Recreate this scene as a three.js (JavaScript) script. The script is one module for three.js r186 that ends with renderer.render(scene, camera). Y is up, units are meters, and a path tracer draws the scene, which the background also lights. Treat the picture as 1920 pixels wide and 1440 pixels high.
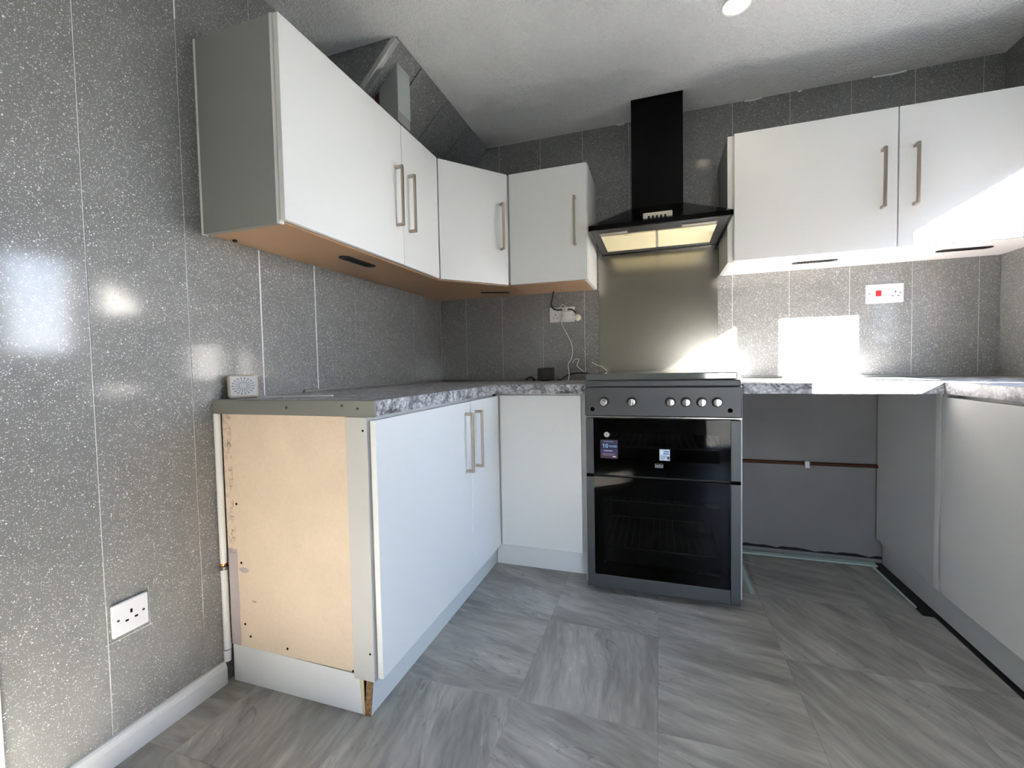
import * as THREE from 'three';
import { RoundedBoxGeometry } from 'three/addons/geometries/RoundedBoxGeometry.js';
import { mergeGeometries } from 'three/addons/utils/BufferGeometryUtils.js';

// ------------------------------------------------------------------ camera, sky, sun, exposure
const scene = new THREE.Scene();
const camera = new THREE.PerspectiveCamera(81.73, 4 / 3, 0.05, 100);
camera.position.set(1.356, 1.012, 2.62);
camera.rotation.order = 'YXZ';
camera.rotation.set(THREE.MathUtils.degToRad(-2.286), THREE.MathUtils.degToRad(18.43), THREE.MathUtils.degToRad(-1.142));
scene.add(camera);

const SUN_DIR = new THREE.Vector3(1.17, 0.71, 1).normalize();      // towards the sun
// clear hazy daylight sky: pale at the horizon, light blue overhead
const SKY_W = 64, SKY_H = 32, skyData = new Float32Array(SKY_W * SKY_H * 4);
for (let j = 0; j < SKY_H; j++) for (let i = 0; i < SKY_W; i++) {
  const e = Math.max(0, Math.sin(((j + 0.5) / SKY_H - 0.5) * Math.PI)), h = Math.exp(-e / 0.22), k = (j * SKY_W + i) * 4;
  skyData[k] = 0.30 + 0.80 * h; skyData[k + 1] = 0.50 + 0.62 * h; skyData[k + 2] = 0.86 + 0.30 * h; skyData[k + 3] = 1;
}
const skyTex = new THREE.DataTexture(skyData, SKY_W, SKY_H, THREE.RGBAFormat, THREE.FloatType);
skyTex.mapping = THREE.EquirectangularReflectionMapping; skyTex.magFilter = THREE.LinearFilter; skyTex.needsUpdate = true;
scene.background = skyTex;
scene.backgroundIntensity = 10;

const sun = new THREE.DirectionalLight(new THREE.Color(1, 0.93, 0.88), 125);
sun.name = 'sun';
sun.position.copy(SUN_DIR).multiplyScalar(12).add(new THREE.Vector3(1.4, 1, 1));
sun.target.position.set(1.4, 1, 1);
sun.castShadow = true;
sun.shadow.mapSize.set(4096, 4096);
Object.assign(sun.shadow.camera, { left: -5, right: 5, top: 5, bottom: -5, near: 0.5, far: 30 });
sun.shadow.radius = 1;
scene.add(sun, sun.target);

const renderer = new THREE.WebGLRenderer({ antialias: true });
renderer.toneMapping = THREE.LinearToneMapping;
renderer.toneMappingExposure = 2.45;
renderer.shadowMap.enabled = true;

// ------------------------------------------------------------------ helpers
let seed = 7;
const rnd = () => { seed = (seed * 1664525 + 1013904223) >>> 0; return seed / 4294967296; };
const rr = (a, b) => a + (b - a) * rnd();

const counts = {};
function numbered(n) { const k = counts[n] = (counts[n] ?? -1) + 1; return k ? n + '_' + String(k).padStart(3, '0') : n; }
function thing(name, label, category, at = [0, 0, 0], group) {
  const o = new THREE.Group(); o.name = numbered(name); o.position.set(...at); scene.add(o);
  o.userData = { label, category }; if (group) o.userData.group = group;
  return o;
}
function structure(name, label, at = [0, 0, 0]) {
  const o = new THREE.Group(); o.name = numbered(name); o.position.set(...at); scene.add(o);
  o.userData = { kind: 'structure', label };
  return o;
}
function rootOf(o) { while (o.parent && o.parent !== scene) o = o.parent; return o; }
// geometry is given in room coordinates; it is moved so that it is relative to the thing's base
function part(name, geo, mat, parent, label) {
  if (Array.isArray(geo)) geo = merge(geo);
  const p = rootOf(parent).position;
  geo.translate(-p.x, -p.y, -p.z);
  const m = new THREE.Mesh(geo, mat); m.name = name; m.castShadow = m.receiveShadow = true;
  if (label) m.userData.label = label;
  parent.add(m);
  return m;
}
function merge(list) {
  const l = list.map((g) => { const n = g.index ? g.toNonIndexed() : g; for (const k of Object.keys(n.attributes)) if (!['position', 'normal', 'uv'].includes(k)) n.deleteAttribute(k); return n; });
  return mergeGeometries(l);
}
// uv in metres from the dominant normal axis
function boxUV(g, ou = 0, ov = 0, swap = false) {
  if (g.index) g = g.toNonIndexed();
  const p = g.attributes.position, n = g.attributes.normal, uv = new Float32Array(p.count * 2);
  for (let i = 0; i < p.count; i += 3) {
    let ax = 0, ay = 0, az = 0;
    for (let k = 0; k < 3; k++) { ax += Math.abs(n.getX(i + k)); ay += Math.abs(n.getY(i + k)); az += Math.abs(n.getZ(i + k)); }
    for (let k = 0; k < 3; k++) {
      const x = p.getX(i + k), y = p.getY(i + k), z = p.getZ(i + k);
      let u, v;
      if (ax >= ay && ax >= az) { u = z; v = y; } else if (ay >= az) { u = x; v = z; } else { u = x; v = y; }
      if (swap) [u, v] = [v, u];
      uv[(i + k) * 2] = u + ou; uv[(i + k) * 2 + 1] = v + ov;
    }
  }
  g.setAttribute('uv', new THREE.BufferAttribute(uv, 2));
  return g;
}
// box between two corners, with rounded edges
function bx(x0, x1, y0, y1, z0, z1, r = 0.0015, seg = 1) {
  const w = x1 - x0, h = y1 - y0, d = z1 - z0;
  const g = r > 0 ? new RoundedBoxGeometry(w, h, d, seg, Math.min(r, w / 2.05, h / 2.05, d / 2.05)) : new THREE.BoxGeometry(w, h, d);
  g.translate((x0 + x1) / 2, (y0 + y1) / 2, (z0 + z1) / 2);
  return boxUV(g);
}
// vertical prism from a plan polygon [[x, z], ...]
function prism(poly, y0, y1) {
  const s = new THREE.Shape(poly.map(([x, z]) => new THREE.Vector2(x, -z)));
  const g = new THREE.ExtrudeGeometry(s, { depth: y1 - y0, bevelEnabled: false });
  g.rotateX(-Math.PI / 2); g.translate(0, y0, 0);
  return boxUV(g);
}
// solid from arbitrary polygon in (a, b) extruded along the third axis
function extrudeZ(poly, z0, z1) {
  const g = new THREE.ExtrudeGeometry(new THREE.Shape(poly.map(([x, y]) => new THREE.Vector2(x, y))), { depth: z1 - z0, bevelEnabled: false });
  g.translate(0, 0, z0);
  return boxUV(g);
}
function cyl(x, y, z, r, len, axis = 'y', seg = 28, r2 = r) {
  const g = new THREE.CylinderGeometry(r2, r, len, seg);
  if (axis === 'z') g.rotateX(Math.PI / 2);
  if (axis === 'x') g.rotateZ(-Math.PI / 2);
  g.translate(x, y, z);
  return g;
}
function tube(pts, r, n = 60, closed = false) {
  const c = new THREE.CatmullRomCurve3(pts.map((p) => new THREE.Vector3(...p)), closed);
  return new THREE.TubeGeometry(c, n, r, 8, closed);
}
function lathe(profile, seg = 40) { return new THREE.LatheGeometry(profile.map(([r, y]) => new THREE.Vector2(r, y)), seg); }

// ------------------------------------------------------------------ tileable noise and textures
function lattice(n, s) { const a = new Float32Array(n * n); let q = s >>> 0; for (let i = 0; i < n * n; i++) { q = (q * 1664525 + 1013904223) >>> 0; a[i] = q / 4294967296; } return a; }
const LAT = lattice(256, 99);
function vnoise(x, y, px, py) {                                     // value noise, periodic in px, py cells
  const xi = Math.floor(x), yi = Math.floor(y), fx = x - xi, fy = y - yi;
  const u = fx * fx * (3 - 2 * fx), v = fy * fy * (3 - 2 * fy);
  const x0 = ((xi % px) + px) % px, x1 = (x0 + 1) % px, y0 = ((yi % py) + py) % py, y1 = (y0 + 1) % py;
  const L = (a, b) => LAT[(b * 37 + py * 11 & 255) * 256 + ((a * 13 + b * 7 + px * 5) & 255)];
  return (L(x0, y0) * (1 - u) + L(x1, y0) * u) * (1 - v) + (L(x0, y1) * (1 - u) + L(x1, y1) * u) * v;
}
function fbm(u, v, px, py, oct = 4) {                               // u, v in 0..1
  let s = 0, a = 0.5, t = 0;
  for (let o = 0; o < oct; o++) { s += a * vnoise(u * px, v * py, px, py); t += a; a *= 0.5; px *= 2; py *= 2; }
  return s / t;
}
const clamp = (v, a = 0, b = 1) => Math.min(b, Math.max(a, v));
function dataTex(w, h, fn, srgb, size = 1, sizeV = size) {
  const d = new Uint8Array(w * h * 4);
  for (let j = 0; j < h; j++) for (let i = 0; i < w; i++) {
    const c = fn(i / w, j / h, i, j), k = (j * w + i) * 4;
    d[k] = clamp(c[0]) * 255; d[k + 1] = clamp(c[1]) * 255; d[k + 2] = clamp(c[2]) * 255; d[k + 3] = 255;
  }
  return fromData(d, w, h, srgb, size, sizeV);
}
function fromData(d, w, h, srgb, size = 1, sizeV = size) {
  const t = new THREE.DataTexture(d, w, h, THREE.RGBAFormat);
  t.wrapS = t.wrapT = THREE.RepeatWrapping; t.magFilter = THREE.LinearFilter; t.minFilter = THREE.LinearMipmapLinearFilter; t.generateMipmaps = true;
  if (srgb) t.colorSpace = THREE.SRGBColorSpace;
  t.repeat.set(1 / size, 1 / sizeV); t.needsUpdate = true;
  return t;
}
// glitter wall panel: flakes with their own tint, tilt and metalness under a clear gloss
function glitterMaps() {
  const N = 2048, col = new Uint8Array(N * N * 4), nor = new Uint8Array(N * N * 4), met = new Uint8Array(N * N * 4);
  for (let j = 0; j < N; j++) for (let i = 0; i < N; i++) {
    const k = (j * N + i) * 4, g = 0.86 + 0.16 * (rnd() - 0.5) + 0.1 * (fbm(i / N, j / N, 48, 48, 3) - 0.5);
    col[k] = 131 * g; col[k + 1] = 132 * g; col[k + 2] = 128 * g; col[k + 3] = 255;
    nor[k] = nor[k + 1] = 128; nor[k + 2] = 255; nor[k + 3] = 255;
    met[k] = 0; met[k + 1] = 0.5 * 255; met[k + 2] = 0; met[k + 3] = 255;
  }
  const c = new THREE.Color();
  for (let f = 0; f < 95000; f++) {
    const x = rnd() * N, y = rnd() * N, r = rr(0.5, 1.2) * (rnd() < 0.06 ? 1.8 : 1);
    c.setHSL(rnd(), rnd() < 0.35 ? rr(0.15, 0.55) : rr(0, 0.12), rr(0.7, 0.95));
    const tx = (rnd() + rnd() - 1) * 0.5, ty = (rnd() + rnd() - 1) * 0.5, l = Math.hypot(tx, ty, 1);
    for (let dy = -2; dy <= 2; dy++) for (let dx = -2; dx <= 2; dx++) {
      const X = Math.floor(x + dx), Y = Math.floor(y + dy);
      if (Math.hypot(X + 0.5 - x, Y + 0.5 - y) > r) continue;
      const k = ((((Y % N) + N) % N) * N + (((X % N) + N) % N)) * 4;
      col[k] = c.r ** 0.45 * 255; col[k + 1] = c.g ** 0.45 * 255; col[k + 2] = c.b ** 0.45 * 255;
      nor[k] = (tx / l * 0.5 + 0.5) * 255; nor[k + 1] = (ty / l * 0.5 + 0.5) * 255; nor[k + 2] = (1 / l * 0.5 + 0.5) * 255;
      met[k + 1] = 0.4 * 255; met[k + 2] = 0.55 * 255;
    }
  }
  return [fromData(col, N, N, true, 1.6), fromData(nor, N, N, false, 1.6), fromData(met, N, N, false, 1.6)];
}
const [gCol, gNor, gMet] = glitterMaps();
const ceilBump = dataTex(1024, 1024, (u, v) => {
  const a = fbm(u, v, 190, 190, 3), b = fbm(u, v, 14, 14, 2), s = clamp((a - 0.38) * 2.4) * (0.6 + 0.5 * b); return [s, s, s];
}, false, 1.1);
const slateTex = dataTex(1024, 1024, (u, v) => {
  const w = 0.05 * (fbm(u, v, 4, 5, 3) - 0.5);
  const streak = fbm(u, v + w, 5, 34, 4), cloud = fbm(u, v, 5, 9, 4), fine = fbm(u, v + w * 0.6, 22, 120, 3);
  let s = 0.60 + 0.21 * (streak - 0.5) + 0.17 * (cloud - 0.5) + 0.11 * (fine - 0.5);
  const vein = Math.abs(fbm(u, v + w * 2, 3, 16, 4) - 0.5); if (vein < 0.012) s -= 0.12 * (1 - vein / 0.012) * clamp((cloud - 0.4) * 5);
  const lt = Math.abs(fbm(u + 0.37, v + w * 2, 4, 22, 4) - 0.52); if (lt < 0.01) s += 0.09 * (1 - lt / 0.01) * clamp((cloud - 0.42) * 5);
  return [s * 1.02, s * 1.0, s * 0.95];
}, true, 1.05);
const marbleTex = dataTex(1024, 1024, (u, v) => {
  const wx = 0.16 * (fbm(u, v, 5, 5, 4) - 0.5), wy = 0.16 * (fbm(v, u, 5, 5, 4) - 0.5);
  const a = Math.abs(fbm(u + wx, v + wy, 14, 14, 5) - 0.5), b = Math.abs(fbm(u - wy, v + wx, 34, 34, 4) - 0.5), c = fbm(u, v, 6, 6, 4);
  const q = fbm(u, v, 70, 70, 3);
  let s = 0.74 + 0.40 * (c - 0.5) + 0.38 * (q - 0.5) - 0.24 * clamp(1 - a / 0.12) - 0.26 * clamp(1 - b / 0.13) * clamp((c - 0.34) * 4);
  return [s * 0.985, s * 0.985, s];
}, true, 0.55);
const boardTex = dataTex(512, 512, (u, v) => {
  const a = fbm(u, v, 6, 6, 4), b = fbm(u, v, 60, 60, 2), s = 1 + 0.05 * (a - 0.5) + 0.03 * (b - 0.5);
  return [0.86 * s, 0.785 * s, 0.69 * s];
}, true, 0.7);
const endTex = dataTex(512, 1024, (u, v) => {                       // worn chipboard end panel: u, v across and up the panel
  const a = fbm(u, v, 6, 8, 4), b = fbm(u, v, 60, 90, 2), e = fbm(u, v, 40, 60, 3); let s = 1 + 0.05 * (a - 0.5) + 0.03 * (b - 0.5), w = 1;
  if (u < 0.075 && v > 0.40) s *= 1 - 0.10 * clamp((e - 0.42) * 6);                                   // scuffed back edge
  if (u > 0.035 && u < 0.07 && Math.abs(fbm(u, v, 20, 24, 3) - 0.5) < 0.018 && v > 0.45) s *= 0.62;
  if (u < 0.085 - 0.01 * (a - 0.5) && v < 0.42) { s *= 0.80; w = 1.08; }                              // old paint band
  const p = (x, y, rx, ry) => ((u - x) / rx) ** 2 + ((v - y) / ry) ** 2 + 1.2 * (e - 0.5) < 1;
  if (p(0.135, 0.335, 0.045, 0.012)) { s *= 0.80; w = 1.06; }
  if (p(0.215, 0.205, 0.02, 0.004)) s *= 0.72;
  return [0.86 * s, 0.785 * s * (w > 1 ? 1.03 : 1), 0.69 * s * w * (w > 1 ? 1.08 : 1)];
}, true, 0.482, 0.753);
const chipTex = dataTex(256, 256, (u, v) => {
  const a = fbm(u, v, 30, 30, 3), b = fbm(u, v, 9, 9, 2), s = 0.75 + 0.55 * (a - 0.5) + 0.3 * (b - 0.5);
  return [0.72 * s, 0.56 * s, 0.38 * s];
}, true, 0.12);
const plasterTex = dataTex(512, 512, (u, v) => {
  const a = fbm(u, v, 5, 5, 5), s = 0.47 + 0.08 * (a - 0.5); return [s, s * 0.995, s * 0.985];
}, true, 1.2);
const paintTex = dataTex(256, 256, (u, v) => { const s = 0.5 + 0.5 * (fbm(u, v, 40, 40, 3) - 0.5); return [s, s, s]; }, false, 0.25);

// ------------------------------------------------------------------ materials
const std = (color, roughness = 0.5, o = {}) => new THREE.MeshPhysicalMaterial({ color, roughness, ...o });
const M = {
  panel: std(0xffffff, 1, { map: gCol, normalMap: gNor, normalScale: new THREE.Vector2(1, 1), metalnessMap: gMet, metalness: 1, roughnessMap: gMet, clearcoat: 0.85, clearcoatRoughness: 0.11 }),
  backing: std(0xc9cbc8, 0.6),
  plaster: std(0xffffff, 0.9, { map: plasterTex }),
  paint: std(0x94958f, 0.8, { bumpMap: paintTex, bumpScale: 0.0006 }),
  ceiling: std(0xd9dad6, 0.92, { bumpMap: ceilBump, bumpScale: 0.004 }),
  slate: std(0xffffff, 0.42, { map: slateTex, clearcoat: 0.12, clearcoatRoughness: 0.4 }),
  subfloor: std(0x161513, 0.9),
  greenStrip: std(0xb7cdc3, 0.6),
  white: std(0xe4e5e1, 0.32),
  carcass: std(0xd9d9d4, 0.5),
  greyEnd: std(0x8f918c, 0.5),
  edging: std(0xe9eae7, 0.4),
  beige: std(0xffffff, 0.55, { map: boardTex }),
  wornEnd: std(0xffffff, 0.5, { map: endTex }),
  beigeUnder: std(0xb8936f, 0.42),
  litUnder: std(0xe6e0db, 0.4),  // paled to stand for light bounced off the sunlit worktop
  chip: std(0xffffff, 0.95, { map: chipTex }),
  kick: std(0xd4d7d4, 0.42),
  marble: std(0xffffff, 0.3, { map: marbleTex, specularIntensity: 0.55 }),
  greyMetal: std(0x85867f, 0.45, { metalness: 0.35 }),
  nickel: std(0xb4aa9c, 0.32, { metalness: 1 }),
  steel: std(0xa8a499, 0.22, { metalness: 1 }),
  chrome: std(0xd0d0ce, 0.16, { metalness: 1 }),
  black: std(0x050505, 0.14, { specularIntensity: 0.25 }),
  blackMatt: std(0x0b0b0b, 0.6),
  hoodGrey: std(0x2f3135, 0.4, { metalness: 0.4 }),
  cream: std(0xdfd4ad, 0.6),
  lens: std(0x8c857c, 0.35),
  control: std(0xc9c3b2, 0.35),
  cookerGrey: std(0x4a4d4e, 0.42, { metalness: 0.35 }),
  cookerSide: std(0xc8cad0, 0.35),
  enamel: std(0x3c3e3d, 0.4),
  wire: std(0x9b9b96, 0.35, { metalness: 1 }),
  ovenGlass: std(0xaeb2b0, 0.03, { transmission: 1, thickness: 0, ior: 1.22 }),
  chipPale: std(0xd9cfa6, 0.9),
  filler: std(0xc3c2bd, 0.5),
  ductLitSide: std(0xaab2ad, 0.5),
  frameGrey: std(0x2e2f31, 0.5),
  glass: std(0xffffff, 0.0, { transmission: 1, thickness: 0, ior: 1.5 }),
  lidGlass: std(0x5d625f, 0.08, { metalness: 0.2, clearcoat: 0.8, clearcoatRoughness: 0.04 }),
  upvc: std(0xe6e8e8, 0.6, { specularIntensity: 0.3 }),
  plastic: std(0xe6e6e4, 0.3),
  hole: std(0x0a0a09, 0.9, { specularIntensity: 0 }),
  red: std(0xb9121f, 0.35),
  copper: std(0xa5673f, 0.32, { metalness: 1 }),
  copperOld: std(0x4a2c1c, 0.5, { metalness: 0.7 }),
  pipeWhite: std(0xf1f0ea, 0.4),
  cableWhite: std(0xe9e7df, 0.45),
  cableBlack: std(0x0d0d0e, 0.5),
  redWood: std(0x5a1f16, 0.7),
  screw: std(0x4b4a46, 0.45, { metalness: 0.6 }),
  unseen_blind: std(0x6b6a66, 0.9),
  paving: std(0x7f7b72, 0.95),
  addedWall: std(0x7d675a, 0.95),
};

// ------------------------------------------------------------------ room shell
const W = 2.82, H = 2.36, ZF = 3.6, WIN = { z0: 0.405, z1: 1.58, y0: 1.065, y1: 2.0 }, DR = { x0: 1.7, x1: 2.5, y1: 2.05 };
const GAP = 0.0018;
function panelRun(parent, axis, face, inward, joints, y0, y1, cut) {
  // axis 'z': panels of a side wall, joints along z; axis 'x': panels of the back wall
  for (let i = 0; i + 1 < joints.length; i++) {
    const a = joints[i] + GAP / 2, b = joints[i + 1] - GAP / 2;
    const f0 = inward > 0 ? face - 0.004 : face, f1 = inward > 0 ? face : face + 0.004;
    for (const [c, d] of cut ? cut(joints[i], joints[i + 1]) : [[y0, y1]]) {
      const g = axis === 'z' ? bx(f0, f1, c, d, a, b, 0.0012) : bx(a, b, c, d, f0, f1, 0.0012);
      boxUV(g, rr(0, 3), rr(0, 3));
      part('wall_panel', g, M.panel, parent);
    }
  }
}
{
  const floor = structure('floor', 'grey slate-look vinyl tile floor of the kitchen');
  part('subfloor', bx(-0.15, W + 0.25, -0.12, -0.004, -0.15, ZF + 0.15, 0), M.subfloor, floor, 'dark bare screed showing at the edge of the tiles');
  const TX = 0.41, TZ = 0.442, X0 = 0.115, Z0 = 0.497;
  const dir = (i, k) => { // grain direction of each tile, as laid
    const table = { '1,1': 8, '1,2': 80, '2,0': 15, '2,1': 84, '2,2': 22, '3,0': 10, '3,1': 14, '3,2': 18, '4,0': 62, '4,1': 58, '5,0': 60, '5,1': 66, '4,2': 60 };
    return table[i + ',' + k] ?? ((i * 7 + k * 3) % 2 ? 12 + ((i * 5 + k) % 4) * 4 : 74 + ((i + k) % 4) * 4);
  };
  for (let i = -1; i < 6; i++) for (let k = -2; k < 8; k++) {
    const x0 = Math.max(0.0, X0 + i * TX) + 0.00015, x1 = Math.min(k < 0 ? 2.332 : 2.368, X0 + (i + 1) * TX) - 0.00015;
    const z0 = Math.max(0.045, Z0 + k * TZ) + 0.00015, z1 = Math.min(ZF, Z0 + (k + 1) * TZ) - 0.00015;
    if (x1 - x0 < 0.02 || z1 - z0 < 0.02) continue;
    const g = bx(x0, x1, -0.004, 0, z0, z1, 0.0006);
    const t = THREE.MathUtils.degToRad(dir(i, k)), p = g.attributes.position, uv = g.attributes.uv, ou = rr(0, 4), ov = rr(0, 4);
    for (let q = 0; q < p.count; q++) { const x = p.getX(q), z = p.getZ(q); uv.setXY(q, x * Math.cos(t) + z * Math.sin(t) + ou, -x * Math.sin(t) + z * Math.cos(t) + ov); }
    part('floor_tile', g, M.slate, floor);
  }
  part('edge_strip', bx(1.70, 2.36, -0.004, 0.004, 0.004, 0.044, 0.001), M.greenStrip, floor, 'pale green strip along the bare back wall');
  part('edge_strip', bx(2.3335, 2.342, -0.004, 0.003, 0.045, 0.43, 0.001), M.greenStrip, floor, 'pale strip along the tile edge');
  part('edge_strip', bx(1.722, 1.742, 0.0005, 0.005, 0.18, 0.50, 0.001), M.greenStrip, floor, 'pale strip beside the cooker');

  const ceiling = structure('ceiling', 'white stippled plaster ceiling', [0, H, 0]);
  part('ceiling_board', bx(-0.15, W + 0.25, H, H + 0.15, -0.15, ZF + 0.15, 0), M.ceiling, ceiling);
  for (const [a, b] of [[1.135, 1.175], [1.78, 1.86], [2.02, 2.035], [2.33, 2.46]]) part('sealant_bead', tube([[a, H - 0.004, 0.005], [(a + b) / 2, H - 0.007, 0.006], [b, H - 0.003, 0.005]], 0.0045, 12), M.edging, ceiling);

  const wl = structure('wall_left', 'grey glitter panelled left wall');
  part('wall_board', bx(-0.15, -0.0016, 0, H, -0.15, ZF + 0.15, 0), M.edging, wl);
  panelRun(wl, 'z', 0, 1, [0.0, 0.08, 0.338, 0.597, 0.857, 1.115, 1.382, 1.642, 1.892, 2.095], 0, H);
  for (const [z, a, b] of [[1.642, 2.06, H], [1.382, 0.925, 1.445], [1.115, 0.925, 1.445]]) part('sealant_bead', bx(-0.006, 0.0012, a, b, z - 0.0022, z + 0.0022, 0.001), M.edging, wl);

  const wb = structure('wall_back', 'grey glitter panelled back wall with bare plaster below the worktop');
  part('wall_board', bx(0, W + 0.25, 0, H, -0.15, -0.0045, 0), M.plaster, wb);
  const crack = []; for (let i = 0; i <= 24; i++) crack.push([1.70 + i * 0.0292, 0.030 + 0.012 * rnd() - i * 0.0003]); for (let i = 24; i >= 0; i--) crack.push([1.70 + i * 0.0292, 0.024 - i * 0.0002]);
  part('plaster_gap', extrudeZ(crack, -0.0052, -0.0035), M.subfloor, wb, 'ragged dark gap at the foot of the plaster');
  part('joint_backing', bx(0, W, 0.93, H, -0.0046, -0.0016, 0), M.edging, wb);
  panelRun(wb, 'x', 0, 1, [0.0, 0.182, 0.428, 0.688, 0.94, 1.2, 1.46, 1.725, 1.987, 2.247, 2.498, 2.747, W], 0.927, H);

  const wr = structure('wall_right', 'grey glitter panelled right wall with the window');
  part('wall_board', [
    bx(W + 0.0045, W + 0.25, 0, WIN.y0, -0.15, ZF + 0.15, 0), bx(W + 0.0045, W + 0.25, WIN.y1, H, -0.15, ZF + 0.15, 0),
    bx(W + 0.0045, W + 0.25, WIN.y0, WIN.y1, -0.15, WIN.z0, 0), bx(W + 0.0045, W + 0.25, WIN.y0, WIN.y1, WIN.z1, ZF + 0.15, 0)], M.edging, wr);
  const jr = [0, 0.2, WIN.z0, 0.66, 0.91, 1.165, 1.37, WIN.z1, 1.76, 1.94, 2.2, 2.46, 2.72, 2.98, 3.24, ZF];
  panelRun(wr, 'z', W, -1, jr, 0.927, H, (a, b) => (a >= WIN.z0 - 0.001 && b <= WIN.z1 + 0.001) ? [[0.927, WIN.y0], [WIN.y1, H]] : [[0.927, H]]);

  const wf = structure('wall_front', 'plain painted wall behind the viewer');
  part('wall_board', [bx(0, DR.x0, 0, H, ZF, ZF + 0.15, 0), bx(DR.x1, W, 0, H, ZF, ZF + 0.15, 0), bx(DR.x0, DR.x1, DR.y1, H, ZF, ZF + 0.15, 0)], M.paint, wf);

  // window in the right wall
  const wn = structure('window_1', 'dark grey framed two light kitchen window', [W, WIN.y0, WIN.z0]);
  const fx0 = W + 0.02, fx1 = W + 0.09, g = (y0, y1, z0, z1, x0 = fx0, x1 = fx1) => bx(x0, x1, y0, y1, z0, z1, 0.004, 2);
  part('window_frame', [g(WIN.y0, WIN.y0 + 0.06, WIN.z0, WIN.z1), g(1.945, WIN.y1, WIN.z0, WIN.z1), g(WIN.y0, WIN.y1, WIN.z0, WIN.z0 + 0.05), g(WIN.y0, WIN.y1, WIN.z1 - 0.10, WIN.z1), g(WIN.y0, WIN.y1, 0.858, 0.944)], M.frameGrey, wn);
  part('sash', [g(1.865, 1.946, 0.451, 0.858), g(1.124, 1.18, 0.451, 0.858), g(1.18, 1.865, 0.451, 0.478), g(1.18, 1.865, 0.82, 0.858)], M.frameGrey, wn);
  part('window_pane', bx(W + 0.053, W + 0.057, 1.17, 1.88, 0.47, 0.83, 0), M.glass, wn);
  part('window_pane', bx(W + 0.053, W + 0.057, 1.12, 1.95, 0.94, 1.485, 0), M.glass, wn);
  part('window_sill', bx(W - 0.004, W + 0.019, WIN.y0 - 0.004, WIN.y0 + 0.012, WIN.z0 + 0.002, WIN.z1 - 0.002, 0.004, 2), M.frameGrey, wn);

  // unseen door lighting the end panel, with a blind, behind the viewer
  const dr = structure('door_1', 'white glazed door out of view, placed to light the beige end panel, with a lowered blind', [(DR.x0 + DR.x1) / 2, 0, ZF]);
  const z0 = ZF + 0.05, z1 = ZF + 0.11, d = (x0, x1, y0, y1) => bx(x0, x1, y0, y1, z0, z1, 0.004, 2);
  part('door_frame', [d(DR.x0, DR.x0 + 0.05, 0, DR.y1), d(DR.x1 - 0.05, DR.x1, 0, DR.y1), d(DR.x0 + 0.05, DR.x1 - 0.05, DR.y1 - 0.05, DR.y1)], M.upvc, dr);
  const gx0 = DR.x0 + 0.11, gx1 = DR.x1 - 0.11;
  part('door_leaf', [d(DR.x0 + 0.051, gx0, 0.01, DR.y1 - 0.051), d(gx1, DR.x1 - 0.051, 0.01, DR.y1 - 0.051), d(gx0, gx1, 0.01, 0.14), d(gx0, gx1, DR.y1 - 0.17, DR.y1 - 0.051)], M.upvc, dr);
  part('door_pane', bx(gx0 - 0.01, gx1 + 0.01, 0.13, DR.y1 - 0.16, z0 + 0.02, z0 + 0.024, 0), M.glass, dr);
  part('unseen_blind', bx(gx0 - 0.05, gx1 + 0.05, 1.1, DR.y1 - 0.1, ZF + 0.03, ZF + 0.033, 0), M.unseen_blind, dr);  // unseen, lowered so that only low light comes through

  // inner door and its casing on the left wall, at the edge of the picture
  const d2 = structure('door_2', 'white inner door on the left wall', [0, 0, 2.55]);
  part('door_leaf', bx(-0.006, 0.006, 0.004, 2.0, 2.165, 2.93, 0.002), M.white, d2);
  part('door_handle', [cyl(0.02, 1.0, 2.87, 0.009, 0.04, 'x'), bx(0.034, 0.046, 0.992, 1.008, 2.76, 2.878, 0.004, 2)], M.chrome, d2);
  const t1 = structure('trim_1', 'white door casing at the far left edge', [0, 0, 2.55]);
  part('casing', [bx(0, 0.02, 0, 2.07, 2.095, 2.165, 0.005, 2), bx(0, 0.02, 0, 2.07, 2.93, 3.0, 0.005, 2), bx(0, 0.02, 2.0, 2.07, 2.16, 2.935, 0.005, 2)], M.white, t1);

  const bb = structure('baseboard_left', 'white skirting board along the left wall', [0, 0, 1.83]);
  part('skirting_board', extrudeZ([[0.0005, 0], [0.017, 0], [0.017, 0.052], [0.0145, 0.058], [0.012, 0.066], [0.007, 0.071], [0.0005, 0.072]], 1.585, 2.094), M.white, bb);

  const gw = structure('added_garden_wall', 'low wall added outside the window to cut low light onto the right cupboard', [7, -0.16, 2.1]);  // added out of view to block ground and low sky light
  part('wall_face', bx(3.25, 12, -0.16, 1.80, 2.0, 2.2, 0.01), M.addedWall, gw);
  part('coping', bx(3.22, 12.03, 1.80, 1.85, 1.97, 2.23, 0.01), M.paving, gw);
  const nh = structure('added_house', 'house block added outside to cut bright horizon light onto the right cupboard', [11, -0.16, 6.5]);  // added out of view to block the bright horizon on this side
  part('blocker_wall', bx(8, 14, -0.16, 3.9, 2.6, 10.5, 0.01), M.addedWall, nh);
  part('blocker_roof', bx(7.8, 14.2, 3.9, 4.1, 2.4, 10.7, 0.02), M.hoodGrey, nh);
  const gr = structure('ground', 'paved ground outside the window', [0, -0.2, 0]);
  part('paving', bx(-20, 24, -0.3, -0.16, -20, 24, 0), M.paving, gr);
}
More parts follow.
